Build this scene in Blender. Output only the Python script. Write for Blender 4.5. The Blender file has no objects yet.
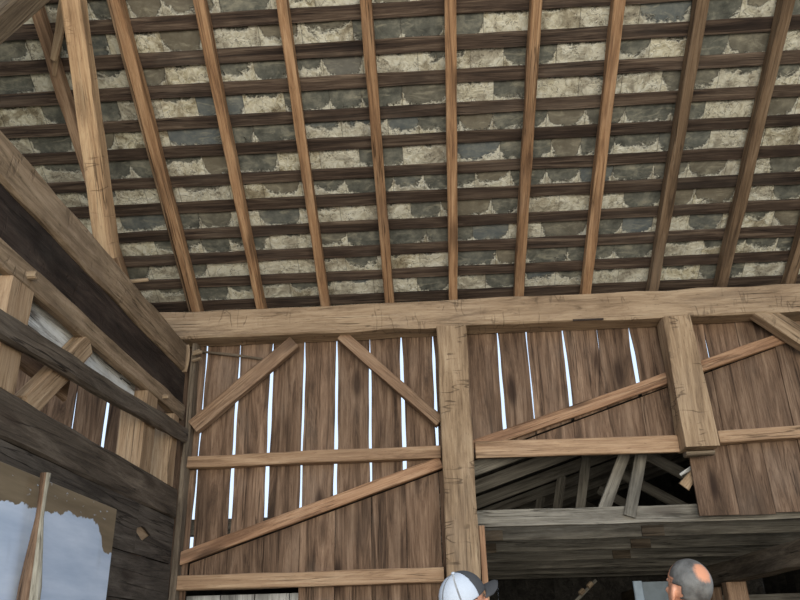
import bpy, bmesh, math, random
from mathutils import Vector, Matrix, noise as mnoise

S = bpy.context.scene
COL = S.collection
PI = math.pi

# ------------------------------------------------------------------ camera
FPX = 779.72
yaw, pit, roll = .0436312, .418614, -.0264537
EYE = Vector((0, 0, 1.5))
cy, sy, cp, sp = math.cos(yaw), math.sin(yaw), math.cos(pit), math.sin(pit)
FW = Vector((-sy * cp, cy * cp, sp))
r0 = Vector((cy, sy, 0))
u0 = r0.cross(FW)
RT = r0 * math.cos(roll) + u0 * math.sin(roll)
UP = u0 * math.cos(roll) - r0 * math.sin(roll)
cam = bpy.data.cameras.new('camera')
cam.sensor_fit = 'HORIZONTAL'
cam.sensor_width = 36
cam.lens = FPX * 36 / 800
cam.clip_start = .05
camo = bpy.data.objects.new('camera', cam)
COL.objects.link(camo)
camo.matrix_world = Matrix(((RT.x, UP.x, -FW.x, EYE.x), (RT.y, UP.y, -FW.y, EYE.y), (RT.z, UP.z, -FW.z, EYE.z), (0, 0, 0, 1)))
S.camera = camo


def ray(x, y):
    return RT * ((x - 400) / FPX) + UP * ((300 - y) / FPX) + FW


def atY(x, y, Y):
    v = ray(x, y)
    return EYE + v * ((Y - EYE.y) / v.y)


def atX(x, y, X):
    v = ray(x, y)
    return EYE + v * ((X - EYE.x) / v.x)


SL = math.radians(31.24)
RN = Vector((0, math.sin(SL), math.cos(SL)))          # outward normal of the roof
RE = Vector((0, -math.cos(SL), math.sin(SL)))         # up the slope
RD = RN.dot(Vector((0, 6.85, 4.49)))                  # rafter underside plane


def roofpt(X, s, off=0.0):
    return Vector((X, 0, 0)) + RE * s + RN * (RD + off)


def atR(x, y, off=0.0):
    v = ray(x, y)
    return EYE + v * ((RD + off - RN.dot(EYE)) / RN.dot(v))


# ------------------------------------------------------------------ materials
def lin(c):
    return tuple(((v / 255) / 12.92 if v / 255 <= .04045 else ((v / 255 + .055) / 1.055) ** 2.4) for v in c) + (1,)


class NT:
    def __init__(self, name):
        self.m = bpy.data.materials.new(name)
        self.m.use_nodes = True
        self.t = self.m.node_tree
        self.b = self.t.nodes['Principled BSDF']

    def n(self, typ, **kw):
        nd = self.t.nodes.new(typ)
        for k, v in kw.items():
            if k.startswith('i_'):
                nd.inputs[k[2:]].default_value = v
            else:
                setattr(nd, k, v)
        return nd

    def l(self, a, b):
        self.t.links.new(a, b)

    def math(self, op, a, b=None, c=None, clamp=False):
        nd = self.n('ShaderNodeMath', operation=op, use_clamp=clamp)
        for i, v in enumerate((a, b, c)):
            if v is None:
                continue
            if isinstance(v, (int, float)):
                nd.inputs[i].default_value = v
            else:
                self.l(v, nd.inputs[i])
        return nd.outputs[0]

    def vmath(self, op, a, b):
        nd = self.n('ShaderNodeVectorMath', operation=op)
        for i, v in enumerate((a, b)):
            if isinstance(v, (tuple, list)):
                nd.inputs[i].default_value = v
            else:
                self.l(v, nd.inputs[i])
        return nd.outputs[0]

    def noise(self, vec, scale, detail=4, rough=.6, dist=0.0):
        nd = self.n('ShaderNodeTexNoise', i_Scale=scale, i_Detail=detail, i_Roughness=rough, i_Distortion=dist)
        self.l(vec, nd.inputs['Vector'])
        return nd.outputs['Fac']

    def ramp(self, fac, stops):
        nd = self.n('ShaderNodeValToRGB')
        el = nd.color_ramp.elements
        while len(el) < len(stops):
            el.new(.5)
        for e, (p, c) in zip(el, stops):
            e.position = p
            e.color = c if len(c) == 4 else tuple(c) + (1,)
        self.l(fac, nd.inputs[0])
        return nd.outputs[0]

    def mix(self, fac, a, b, blend='MIX'):
        nd = self.n('ShaderNodeMix', data_type='RGBA', blend_type=blend)
        for sock, v in ((nd.inputs[0], fac), (nd.inputs[6], a), (nd.inputs[7], b)):
            if isinstance(v, (int, float)):
                sock.default_value = v
            elif isinstance(v, (tuple, list)):
                sock.default_value = v
            else:
                self.l(v, sock)
        return nd.outputs[2]

    def smooth(self, v, lo, hi):
        nd = self.n('ShaderNodeMapRange', interpolation_type='SMOOTHSTEP')
        self.l(v, nd.inputs[0])
        nd.inputs[1].default_value = lo
        nd.inputs[2].default_value = hi
        return nd.outputs[0]


def wood(name, lo, mid, hi, axis=0, attr=False, grain=10., crack=.5, score=0.0, knots=.5, var=.25, rough=.85, bump=.7, sat=.84, stain=None, stain_amt=.5):
    """Weathered timber: stretched grain, broad blotches, drying cracks, knots, axe scoring."""
    N = NT(name)
    tc = N.n('ShaderNodeTexCoord').outputs['Object']
    if attr:
        rnd = N.n('ShaderNodeAttribute', attribute_name='rnd').outputs['Fac']
    else:
        rnd = N.n('ShaderNodeObjectInfo').outputs['Random']
    off = N.vmath('SCALE', (13.7, 7.1, 29.3), (0, 0, 0))
    offn = N.t.nodes[-1]
    N.l(rnd, offn.inputs['Scale'])
    v = N.vmath('ADD', tc, off)

    def st(al, ac):
        s = [ac, ac, ac]
        s[axis] = al
        return N.vmath('MULTIPLY', v, tuple(s))
    g1 = N.noise(st(.9, grain), 1.0, 9, .72, .9)
    col = N.ramp(g1, [(.34, lin(lo)), (.5, lin(mid)), (.68, lin(hi))])
    fine = N.noise(st(3, grain * 7), 1.0, 6, .72)
    col = N.mix(.55, col, N.ramp(fine, [(.32, (.2, .2, .2, 1)), (.68, (.8, .8, .8, 1))]), 'SOFT_LIGHT')
    pores = N.noise(st(14, grain * 10), 1.0, 3, .7)
    col = N.mix(N.math('MULTIPLY', N.smooth(pores, .58, .74), .5), col, lin((40, 30, 22)))
    fade = N.noise(st(.7, 1.6), 1.0, 5, .65)
    col = N.mix(N.math('MULTIPLY', N.smooth(fade, .5, .8), .2), col, lin((150, 140, 126) if axis != 9 else hi))
    blot = N.noise(st(1.1, 2.8), 1.0, 4, .6)
    st_c = lin(stain) if stain else tuple(x * .45 for x in lin(lo)[:3]) + (1,)
    col = N.mix(N.math('MULTIPLY', N.smooth(blot, .48, .72), stain_amt), col, st_c)
    height = N.math('ADD', N.math('MULTIPLY', g1, .6), N.math('MULTIPLY', fine, .5))
    if crack:
        c1 = N.noise(st(.45, grain * 1.6), 1.0, 3, .5)
        ck = N.math('SUBTRACT', 1, N.smooth(N.math('ABSOLUTE', N.math('SUBTRACT', c1, .5)), .002, .013))
        gate = N.smooth(N.noise(st(.8, 3), 1.0, 2), .47, .6)
        ck = N.math('MULTIPLY', ck, gate)
        col = N.mix(N.math('MULTIPLY', ck, crack), col, lin((28, 20, 15)))
        height = N.math('SUBTRACT', height, ck)
    if score:
        s1 = N.noise(st(9, 2.2), 1.0, 2, .5)
        sk = N.math('SUBTRACT', 1, N.smooth(N.math('ABSOLUTE', N.math('SUBTRACT', s1, .5)), .004, .02))
        sk = N.math('MULTIPLY', sk, N.smooth(N.noise(st(3, 5), 1.0, 2), .5, .62))
        col = N.mix(N.math('MULTIPLY', sk, score), col, lin((60, 44, 32)))
        height = N.math('SUBTRACT', height, N.math('MULTIPLY', sk, .5))
    if knots:
        vo = N.n('ShaderNodeTexVoronoi', i_Scale=1.0)
        N.l(st(1.5, 5.5), vo.inputs['Vector'])
        k = N.math('SUBTRACT', 1, N.smooth(vo.outputs['Distance'], .1, .34))
        kg = N.n('ShaderNodeSeparateColor')
        N.l(vo.outputs['Color'], kg.inputs[0])
        k = N.math('MULTIPLY', k, N.smooth(kg.outputs[0], .55, .6))
        col = N.mix(N.math('MULTIPLY', k, knots), col, lin((45, 28, 18)))
    hs = N.n('ShaderNodeHueSaturation')
    N.l(col, hs.inputs['Color'])
    hs.inputs['Saturation'].default_value = sat
    N.l(N.math('ADD', N.math('MULTIPLY', rnd, 2 * var), 1 - var), hs.inputs['Value'])
    N.l(hs.outputs[0], N.b.inputs['Base Color'])
    N.b.inputs['Roughness'].default_value = rough
    N.b.inputs['Specular IOR Level'].default_value = .2
    bp = N.n('ShaderNodeBump', i_Strength=bump, i_Distance=.012)
    N.l(height, bp.inputs['Height'])
    N.l(bp.outputs[0], N.b.inputs['Normal'])
    return N.m


def plain(name, c, rough=.7, nscale=40, amt=.15, bump=.1, c2=None):
    N = NT(name)
    tc = N.n('ShaderNodeTexCoord').outputs['Object']
    f = N.noise(tc, nscale, 4, .6)
    a = lin(c)
    b = lin(c2) if c2 else tuple(x * (1 - amt * 2) for x in a[:3]) + (1,)
    N.l(N.ramp(f, [(.35, b), (.65, a)]), N.b.inputs['Base Color'])
    N.b.inputs['Roughness'].default_value = rough
    bp = N.n('ShaderNodeBump', i_Strength=bump, i_Distance=.004)
    N.l(f, bp.inputs['Height'])
    N.l(bp.outputs[0], N.b.inputs['Normal'])
    return N.m


M = {}
M['plate'] = wood('hewn_tan_beam', (118, 92, 64), (160, 130, 94), (186, 156, 118), grain=9, crack=.75, score=.4, knots=.25, var=.06, stain=(112, 84, 58), stain_amt=.4)
M['post'] = wood('hewn_post', (112, 86, 58), (152, 122, 86), (180, 150, 112), grain=9, crack=.6, score=.6, knots=.3, var=.08, stain=(100, 74, 50), stain_amt=.45)
M['rafter'] = wood('sawn_rafter', (98, 66, 38), (156, 112, 66), (190, 146, 98), grain=16, crack=.6, knots=.5, var=.14, stain=(92, 66, 46), stain_amt=.5)
M['oldrafter'] = wood('grey_rafter', (74, 56, 38), (122, 94, 64), (154, 126, 94), grain=16, crack=.7, knots=.4, var=.12, stain=(70, 54, 42), stain_amt=.6)
M['canted'] = wood('golden_post', (136, 100, 60), (182, 142, 94), (205, 170, 122), grain=9, crack=.7, score=.3, knots=.4, var=.04, stain=(140, 102, 62), stain_amt=.35)
M['batten'] = wood('dark_batten', (42, 32, 26), (78, 61, 48), (122, 102, 82), grain=20, crack=.8, knots=.3, var=.22, stain=(40, 31, 27), stain_amt=.7)
M['board'] = wood('brown_barn_board', (64, 46, 31), (114, 85, 60), (152, 120, 90), axis=2, attr=True, grain=11, crack=.6, knots=.8, var=.16, stain=(62, 46, 34), stain_amt=.5)
M['girt'] = wood('sawn_girt', (128, 94, 62), (168, 130, 90), (192, 156, 116), grain=14, crack=.5, knots=.75, var=.08, stain=(120, 88, 60), stain_amt=.4)
M['brace'] = wood('brace_wood', (104, 76, 52), (146, 110, 76), (172, 138, 102), grain=14, crack=.5, knots=.45, var=.1, stain=(92, 68, 48), stain_amt=.5)
M['diag'] = wood('reddish_brace_wood', (122, 84, 52), (166, 120, 78), (192, 148, 104), grain=14, crack=.4, knots=.7, var=.06, stain=(112, 76, 52), stain_amt=.45)
M['tie'] = wood('brown_tie_beam', (104, 84, 60), (150, 124, 92), (180, 152, 120), grain=8, crack=.5, score=.3, knots=.3, var=.06, stain=(80, 62, 46), stain_amt=.5)
M['dark'] = wood('dark_stained_timber', (34, 26, 22), (56, 44, 37), (78, 63, 53), grain=8, crack=.6, score=.2, knots=.2, var=.06, stain=(26, 20, 18), stain_amt=.6)
M['greybrown'] = wood('grey_brown_timber', (72, 60, 46), (110, 94, 74), (140, 122, 98), grain=9, crack=.7, knots=.4, var=.1, stain=(56, 45, 37), stain_amt=.6)
M['sill'] = wood('grey_log', (54, 45, 36), (86, 74, 61), (114, 100, 84), grain=9, crack=.8, knots=.4, var=.1, stain=(44, 37, 30), stain_amt=.6)
M['wallplank'] = wood('grey_wall_plank', (52, 45, 39), (80, 71, 62), (106, 96, 84), axis=1, attr=True, grain=9, crack=.7, knots=.4, var=.14, stain=(44, 38, 33), stain_amt=.6)
M['pale'] = wood('bleached_wood', (112, 104, 94), (228, 228, 222), (248, 249, 247), grain=12, crack=1., knots=.2, var=.05, stain=(110, 96, 82), stain_amt=.6)
M['tan'] = wood('tan_stud', (126, 98, 66), (164, 132, 94), (188, 158, 120), grain=12, crack=.5, knots=.2, var=.06, stain=(140, 108, 74), stain_amt=.35)
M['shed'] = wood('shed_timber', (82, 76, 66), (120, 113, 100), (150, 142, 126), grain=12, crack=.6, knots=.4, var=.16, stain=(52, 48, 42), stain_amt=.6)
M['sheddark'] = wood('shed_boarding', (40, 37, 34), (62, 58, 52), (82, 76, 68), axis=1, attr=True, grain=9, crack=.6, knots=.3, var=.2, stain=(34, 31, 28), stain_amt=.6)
M['palevert'] = wood('pale_outer_board', (150, 150, 146), (205, 205, 200), (235, 235, 232), axis=2, attr=True, grain=12, crack=1, knots=.2, var=.1, stain=(100, 98, 94), stain_amt=.6)
M['floor'] = wood('barn_floor', (84, 70, 54), (122, 104, 82), (150, 130, 106), axis=1, attr=True, grain=8, crack=.5, knots=.4, var=.12)
M['bark'] = wood('red_brown_bark', (80, 58, 40), (118, 88, 62), (146, 116, 86), axis=2, grain=18, crack=.7, knots=.2, var=.04)
M['stick'] = wood('pale_peeled_stick', (112, 104, 86), (164, 156, 136), (196, 190, 172), axis=2, grain=16, crack=.8, knots=.2, var=.04, stain=(96, 88, 70), stain_amt=.8)
M['peg'] = wood('peg_wood', (120, 96, 68), (160, 134, 100), (186, 162, 130), grain=30, crack=.2, knots=0, var=.1)
M['earth'] = plain('trodden_earth', (96, 88, 76), .95, 3, .2, .4)
M['sheet'] = plain('blue_grey_sheet', (104, 116, 122), .5, 6, .15, .05)
M['sheetedge'] = plain('pale_blue_edge', (150, 166, 178), .5, 10, .1, .05)
M['skin'] = plain('skin', (198, 142, 114), .5, 60, .08, .05)
M['hair'] = plain('grey_short_hair', (104, 100, 96), .75, 260, .3, .6)
M['hairdark'] = plain('brown_hair', (62, 48, 38), .7, 260, .3, .6)
M['capfront'] = plain('charcoal_cap_cloth', (66, 66, 68), .9, 300, .15, .2)
M['capmesh'] = plain('white_cap_mesh', (188, 196, 208), .85, 420, .12, .3)
M['capseam'] = plain('white_cap_seam', (218, 222, 228), .8, 200, .05, .1)
M['shirt_g'] = plain('grey_shirt_cloth', (92, 98, 106), .9, 200, .1, .2)
M['shirt_b'] = plain('blue_shirt_cloth', (70, 84, 108), .9, 200, .1, .2)
M['eye'] = plain('eye', (120, 104, 92), .3, 30, .1, .0)
M['jeans'] = plain('denim', (52, 62, 84), .9, 200, .12, .2)
M['shoe'] = plain('brown_boot_leather', (72, 52, 38), .6, 60, .1, .1)


def crop_material():
    N = NT('grey_cropped_hair')
    tc = N.n('ShaderNodeTexCoord').outputs['Object']
    d = N.n('ShaderNodeAttribute', attribute_name='rnd').outputs['Fac']
    n = N.noise(tc, 180, 3, .6)
    f = N.smooth(N.math('ADD', d, N.math('MULTIPLY', N.math('SUBTRACT', n, .5), .8)), .02, .98)
    hairc = N.ramp(N.noise(tc, 14, 4, .6), [(.35, lin((66, 64, 62))), (.65, lin((112, 111, 108)))])
    N.l(N.mix(f, lin((190, 130, 98)), hairc), N.b.inputs['Base Color'])
    N.b.inputs['Roughness'].default_value = .6
    bp = N.n('ShaderNodeBump', i_Strength=.5, i_Distance=.003)
    N.l(N.math('MULTIPLY', n, f), bp.inputs['Height'])
    N.l(bp.outputs[0], N.b.inputs['Normal'])
    return N.m


M['crop'] = crop_material()


def slate_material():
    N = NT('slate_with_lime_parging')
    uv = N.n('ShaderNodeUVMap', uv_map='UVMap').outputs[0]
    sp_ = N.n('ShaderNodeSeparateXYZ')
    N.l(uv, sp_.inputs[0])
    u, v = sp_.outputs[0], sp_.outputs[1]
    at = N.n('ShaderNodeAttribute', attribute_name='rnd')
    sc = N.n('ShaderNodeSeparateColor')
    N.l(at.outputs['Color'], sc.inputs[0])
    ra, rb, rc = sc.outputs[0], sc.outputs[1], sc.outputs[2]
    tc = N.n('ShaderNodeTexCoord').outputs['Object']
    edge = N.math('MINIMUM', u, N.math('SUBTRACT', 1, u))
    pk = N.math('POWER', 2.71828, N.math('MULTIPLY', edge, -11))
    n1 = N.noise(tc, 5.5, 5, .62, .4)
    n2 = N.noise(tc, 26, 4, .65, .6)
    # parging line: base height per slate, rising to peaks at the joints
    base = N.math('MULTIPLY_ADD', N.smooth(ra, .3, .8), 1.25, -.18)
    h = N.math('ADD', base, N.math('MULTIPLY', pk, N.math('MULTIPLY_ADD', rb, .9, .35)))
    h = N.math('ADD', h, N.math('MULTIPLY', N.math('SUBTRACT', n1, .5), 1.5))
    h = N.math('ADD', h, N.math('MULTIPLY', N.math('SUBTRACT', n2, .5), .95))
    mask = N.smooth(N.math('SUBTRACT', h, v), -.10, .16)
    # slate
    ns = N.noise(tc, 9, 6, .65)
    slate = N.ramp(ns, [(.28, lin((60, 61, 56))), (.52, lin((102, 102, 93))), (.75, lin((150, 146, 130)))])
    slate = N.mix(N.math('MULTIPLY', N.smooth(rc, .75, 1.0), .4), slate, lin((108, 120, 128)))
    slate = N.mix(N.math('MULTIPLY', N.smooth(rb, .65, .95), .5), slate, lin((128, 114, 92)))
    # thin limewash smears over the slate
    sm = N.noise(N.vmath('MULTIPLY', tc, (5, 14, 9)), 1.0, 6, .7, 1.0)
    slate = N.mix(N.math('MULTIPLY', N.smooth(sm, .5, .72), .55), slate, lin((176, 170, 148)))
    nc = N.noise(tc, 11, 8, .72, 1.4)
    nd = N.noise(tc, 5, 5, .6, .5)
    lime = N.ramp(nc, [(.28, lin((124, 108, 78))), (.42, lin((206, 196, 166))), (.55, lin((236, 230, 208))), (.75, lin((246, 243, 228)))])
    lime = N.mix(N.math('MULTIPLY', N.smooth(nd, .46, .62), .8), lime, N.ramp(nc, [(.3, lin((84, 70, 50))), (.5, lin((140, 124, 94))), (.7, lin((188, 172, 138)))]))
    rim = N.math('SUBTRACT', 1, N.smooth(N.math('ABSOLUTE', N.math('SUBTRACT', N.math('SUBTRACT', h, v), .12)), .02, .16))
    lime = N.mix(N.math('MULTIPLY', rim, .6), lime, lin((244, 240, 222)))
    lime = N.mix(N.math('MULTIPLY', N.smooth(rc, .0, .5), .25), lime, lin((205, 205, 198)))
    ck = N.math('SUBTRACT', 1, N.smooth(N.math('ABSOLUTE', N.math('SUBTRACT', N.noise(tc, 7, 5, .6), .5)), .0, .014))
    lime = N.mix(N.math('MULTIPLY', ck, .7), lime, lin((70, 58, 42)))
    col = N.mix(mask, slate, lime)
    jt = N.math('SUBTRACT', 1, N.smooth(edge, .0, .012))
    col = N.mix(N.math('MULTIPLY', jt, .6), col, lin((46, 42, 36)))
    N.l(col, N.b.inputs['Base Color'])
    N.b.inputs['Roughness'].default_value = .8
    hh = N.math('ADD', N.math('MULTIPLY', mask, .8), N.math('MULTIPLY', N.math('MULTIPLY', nc, mask), 1.2))
    hh = N.math('ADD', hh, N.math('MULTIPLY', ns, .2))
    bp = N.n('ShaderNodeBump', i_Strength=.9, i_Distance=.03)
    N.l(hh, bp.inputs['Height'])
    N.l(bp.outputs[0], N.b.inputs['Normal'])
    return N.m


M['slate'] = slate_material()


def panel_material():
    """Pale blue-white paint flaking off a brown board; the bare band runs along the top and down the right end."""
    N = NT('flaking_blue_white_paint')
    tc = N.n('ShaderNodeTexCoord').outputs['Object']
    s = N.n('ShaderNodeSeparateXYZ')
    N.l(tc, s.inputs[0])
    y, z = s.outputs[1], s.outputs[2]
    n1 = N.noise(tc, 5, 5, .6, .5)
    n2 = N.noise(tc, 18, 4, .6)
    # local frame: origin at the top right corner, y negative towards the viewer, z down
    bare = N.ramp(N.math('MULTIPLY_ADD', y, 1 / 1.6, 1.0), [(0, (.42,) * 3), (.28, (.38,) * 3), (.55, (.30,) * 3), (.84, (.30,) * 3), (.9, (.6,) * 3), (.97, (.66,) * 3), (1, (.62,) * 3)])
    d = N.math('ADD', N.math('MULTIPLY', z, 2.2), bare)
    d = N.math('ADD', d, N.math('MULTIPLY', N.math('SUBTRACT', n1, .5), .28))
    d = N.math('ADD', d, N.math('MULTIPLY', N.math('SUBTRACT', n2, .5), .1))
    brownmask = N.smooth(d, -.008, .008)
    vo = N.noise(N.vmath('MULTIPLY', tc, (10, 14, 40)), 1.0, 3, .6)
    fl = N.math('MULTIPLY', N.smooth(vo, .66, .69), N.smooth(z, -.13, -.05))
    brownmask = N.math('MULTIPLY', brownmask, N.math('SUBTRACT', 1, fl))
    g = N.noise(N.vmath('MULTIPLY', tc, (8, 1.2, 8)), 1.0, 4, .6)
    paint = N.ramp(g, [(.3, lin((176, 192, 214))), (.6, lin((204, 216, 234))), (.8, lin((218, 228, 240)))])
    dirt = N.noise(N.vmath('MULTIPLY', tc, (3, 3, 1.1)), 1.0, 5, .6)
    paint = N.mix(N.math('MULTIPLY', N.smooth(dirt, .5, .75), .4), paint, lin((120, 124, 128)))
    brown = N.ramp(N.noise(N.vmath('MULTIPLY', tc, (9, 1, 12)), 1.0, 5, .6), [(.3, lin((104, 90, 70))), (.7, lin((138, 122, 98)))])
    N.l(N.mix(brownmask, paint, brown), N.b.inputs['Base Color'])
    N.b.inputs['Roughness'].default_value = .6
    bp = N.n('ShaderNodeBump', i_Strength=.6, i_Distance=.004, invert=True)
    N.l(brownmask, bp.inputs['Height'])
    N.l(bp.outputs[0], N.b.inputs['Normal'])
    return N.m


M['panel'] = panel_material()

# ------------------------------------------------------------------ object helpers
WM = {}


def link(name, bm, mat, parent=None, mw=None, smooth=False):
    me = bpy.data.meshes.new(name)
    bm.normal_update()
    bm.to_mesh(me)
    bm.free()
    for m in (mat if isinstance(mat, (list, tuple)) else [mat]):
        me.materials.append(m)
    if smooth:
        for p in me.polygons:
            p.use_smooth = True
    o = bpy.data.objects.new(name, me)
    COL.objects.link(o)
    place(o, mw or Matrix.Identity(4), parent)
    return o


def place(o, mw, parent=None):
    WM[o] = mw
    if parent is not None:
        o.parent = parent
        o.matrix_basis = WM[parent].inverted() @ mw
    else:
        o.matrix_basis = mw


def tag(o, label, cat, group=None):
    o['label'] = label
    o['category'] = cat
    if group:
        o['group'] = group
    return o


def struct(o):
    o['kind'] = 'structure'
    return o


def empty(name, loc, label, cat, group=None):
    o = bpy.data.objects.new(name, None)
    o.empty_display_size = .1
    COL.objects.link(o)
    place(o, Matrix.Translation(loc))
    return tag(o, label, cat, group)


def frame(p0, p1, up):
    x = (p1 - p0).normalized()
    z = (up - x * up.dot(x)).normalized()
    y = z.cross(x)
    m = Matrix.Identity(4)
    for i in range(3):
        m[i][0], m[i][1], m[i][2] = x[i], y[i], z[i]
        m[i][3] = (p0[i] + p1[i]) / 2
    return m


def timber(name, p0, p1, w, h, up, mat, parent=None, wob=.005, cham=.008, taper=1.0, seed=None, bow=0.0, cut0=0.0, cut1=0.0, step=.12, wane=0.0, mw=None):
    """A beam along local x: w across (local y), h along local z; uneven hewn faces, worn arrises."""
    p0, p1, up = Vector(p0), Vector(p1), Vector(up)
    rg = random.Random(seed if seed is not None else hash_name(name, p0, p1))
    mat_w = mw or frame(p0, p1, up)
    L = (p1 - p0).length
    n = max(2, int(L / step))
    bm = bmesh.new()
    rings = []
    ox, oy = rg.uniform(0, 100), rg.uniform(0, 100)
    for i in range(n + 1):
        t = i / n
        x = -L / 2 + L * t
        k = 1 + (taper - 1) * t
        hw, hh = w / 2 * k, h / 2 * k
        c = cham * (1 + .6 * mnoise.noise(Vector((x * 3, ox, 7))))
        pts = []
        for j, (sy_, sz_) in enumerate(((-1, -1), (1, -1), (1, 1), (-1, 1))):
            wn = 1 + max(0, mnoise.noise(Vector((x * 1.1, ox + 9 * j, 3)))) * wane / max(cham, 1e-4)
            a = (sy_ * hw, sz_ * (hh - c * wn))
            b = (sy_ * (hw - c * wn), sz_ * hh)
            pts += ([a, b] if j in (0, 2) else [b, a])
        # order: go round
        order = [pts[0], pts[1], pts[2], pts[3], pts[4], pts[5], pts[6], pts[7]]
        ring = []
        for j, (yy, zz) in enumerate(order):
            d1 = mnoise.noise(Vector((x * 2.3 + ox, j * 1.7, oy))) * wob
            d2 = mnoise.noise(Vector((x * 2.3 + ox, j * 1.7 + 50, oy))) * wob
            xx = x
            if i == 0:
                xx += cut0 * zz / max(hh, 1e-4)
            if i == n:
                xx += cut1 * zz / max(hh, 1e-4)
            ring.append(bm.verts.new((xx, yy + d1, zz + d2 + bow * math.sin(PI * t))))
        rings.append(ring)
    for a, b in zip(rings[:-1], rings[1:]):
        for j in range(8):
            bm.faces.new((a[j], a[(j + 1) % 8], b[(j + 1) % 8], b[j]))
    bm.faces.new(rings[0][::-1])
    bm.faces.new(rings[-1])
    bmesh.ops.recalc_face_normals(bm, faces=bm.faces)
    return link(name, bm, mat, parent, mat_w)


def hash_name(name, a, b):
    return int(abs(a.x * 131 + a.y * 17 + a.z * 71 + b.x * 37 + b.z * 13) * 1000) + len(name)


def cyl(name, p0, p1, r, mat, parent=None, r1=None, seg=10, facet=False):
    p0, p1 = Vector(p0), Vector(p1)
    up = Vector((0, 0, 1)) if abs((p1 - p0).normalized().z) < .9 else Vector((0, 1, 0))
    mw = frame(p0, p1, up)
    L = (p1 - p0).length
    bm = bmesh.new()
    rings = []
    for x, k in ((-L / 2, .85), (-L / 2 + .006, 1), (L / 2 - .006, 1), (L / 2, .85)):
        rr = (r if x < 0 else (r1 or r)) * k
        rings.append([bm.verts.new((x, rr * math.cos(2 * PI * j / seg), rr * math.sin(2 * PI * j / seg))) for j in range(seg)])
    for a, b in zip(rings[:-1], rings[1:]):
        for j in range(seg):
            bm.faces.new((a[j], a[(j + 1) % seg], b[(j + 1) % seg], b[j]))
    bm.faces.new(rings[0][::-1])
    bm.faces.new(rings[-1])
    bmesh.ops.recalc_face_normals(bm, faces=bm.faces)
    return link(name, bm, mat, parent, mw)


class Planks:
    """Boards in one mesh, each with its own random value for the grain."""

    def __init__(self, seed=1):
        self.bm = bmesh.new()
        self.rg = random.Random(seed)
        self.ly = self.bm.faces.layers.float.new('rnd')
        self.rv = []

    def add(self, O, A, B, T, la, lb0, lb1, th, wob=.004, n=None, rnd=None, sl0=0.0, sl1=0.0):
        """A = length direction (0..la), B = width direction from lb0(t) to lb1(t), T = thickness direction."""
        rnd = self.rg.random() if rnd is None else rnd
        n = n or max(2, int(la / .18))
        ph = self.rg.uniform(0, 99)
        rings = []
        for i in range(n + 1):
            t = i / n
            a = O + A * (la * t)
            e0 = lb0(t) if callable(lb0) else lb0
            e1 = lb1(t) if callable(lb1) else lb1
            e0 += mnoise.noise(Vector((t * la * 2.5, ph, 0))) * wob
            e1 += mnoise.noise(Vector((t * la * 2.5, ph, 9))) * wob
            k = mnoise.noise(Vector((t * la * .9, ph, 20))) * wob
            sk_ = A * ((e1 - e0) / 2 * (sl0 * (1 - t) + sl1 * t))
            q0, q1 = a + B * e0 - sk_ + T * k, a + B * e1 + sk_ + T * k
            rings.append([self.bm.verts.new(q) for q in (q0, q1, q1 + T * th, q0 + T * th)])
        fs = []
        for p, q in zip(rings[:-1], rings[1:]):
            for j in range(4):
                fs.append(self.bm.faces.new((p[j], p[(j + 1) % 4], q[(j + 1) % 4], q[j])))
        fs.append(self.bm.faces.new(rings[0][::-1]))
        fs.append(self.bm.faces.new(rings[-1]))
        for f in fs:
            f[self.ly] = rnd

    def build(self, name, mat, parent=None):
        bmesh.ops.recalc_face_normals(self.bm, faces=self.bm.faces)
        return link(name, self.bm, mat, parent)


SLP = .3276
V = Vector
X_, Y_, Z_ = V((1, 0, 0)), V((0, 1, 0)), V((0, 0, 1))

# ------------------------------------------------------------------ setting: floor, back wall, left wall, roof skin
pk = Planks(3)
for i in range(40):
    x = -7 + i * .34
    pk.add(V((x, -6, -.04)), Y_, X_, Z_, 13.0, 0, .335, .04, .002, n=6)
struct(pk.build('floor', M['floor']))
bm = bmesh.new()
for (x0, y0, x1, y1) in ((-40, 7.0, 40, 60), (-40, -40, 40, -6)):
    bm.faces.new([bm.verts.new(p) for p in ((x0, y0, -.05), (x1, y0, -.05), (x1, y1, -.05), (x0, y1, -.05))])
struct(link('floor_outside', bm, M['earth']))

# back wall boards: edges are the gaps seen in the photo (x, gap width low, gap width high)
GAPS = [(-5.3, .01, .01), (-5.0, .008, .008), (-4.68, .01, .01), (-4.36, .012, .012), (-4.05, .01, .01), (-3.74, .012, .012),
        (-3.43, .016, .012), (-3.112, .042, .034), (-2.80, .004, .004), (-2.50, .004, .004),
        (-2.196, .026, .009), (-1.871, .032, .018), (-1.552, .034, .034), (-1.24, .030, .020), (-.929, .030, .036),
        (-.61, .026, .024), (-.305, .034, .030), (-.001, .026, .024), (.295, .040, .032), (.622, .034, .026),
        (.897, .024, .010), (1.243, .034, .028), (1.569, .020, .004), (1.876, .036, .030), (2.225, .003, .003),
        (2.567, .004, .013), (2.869, .004, .009), (3.19, .004, .004), (3.5, .004, .004), (3.82, .004, .004), (4.14, .004, .004), (4.46, .004, .004), (4.8, .004, .004)]
wb = Planks(11)
WT = 4.5
def diagz(x):
    return 2.22 + SLP * (x + 2.3)


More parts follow.
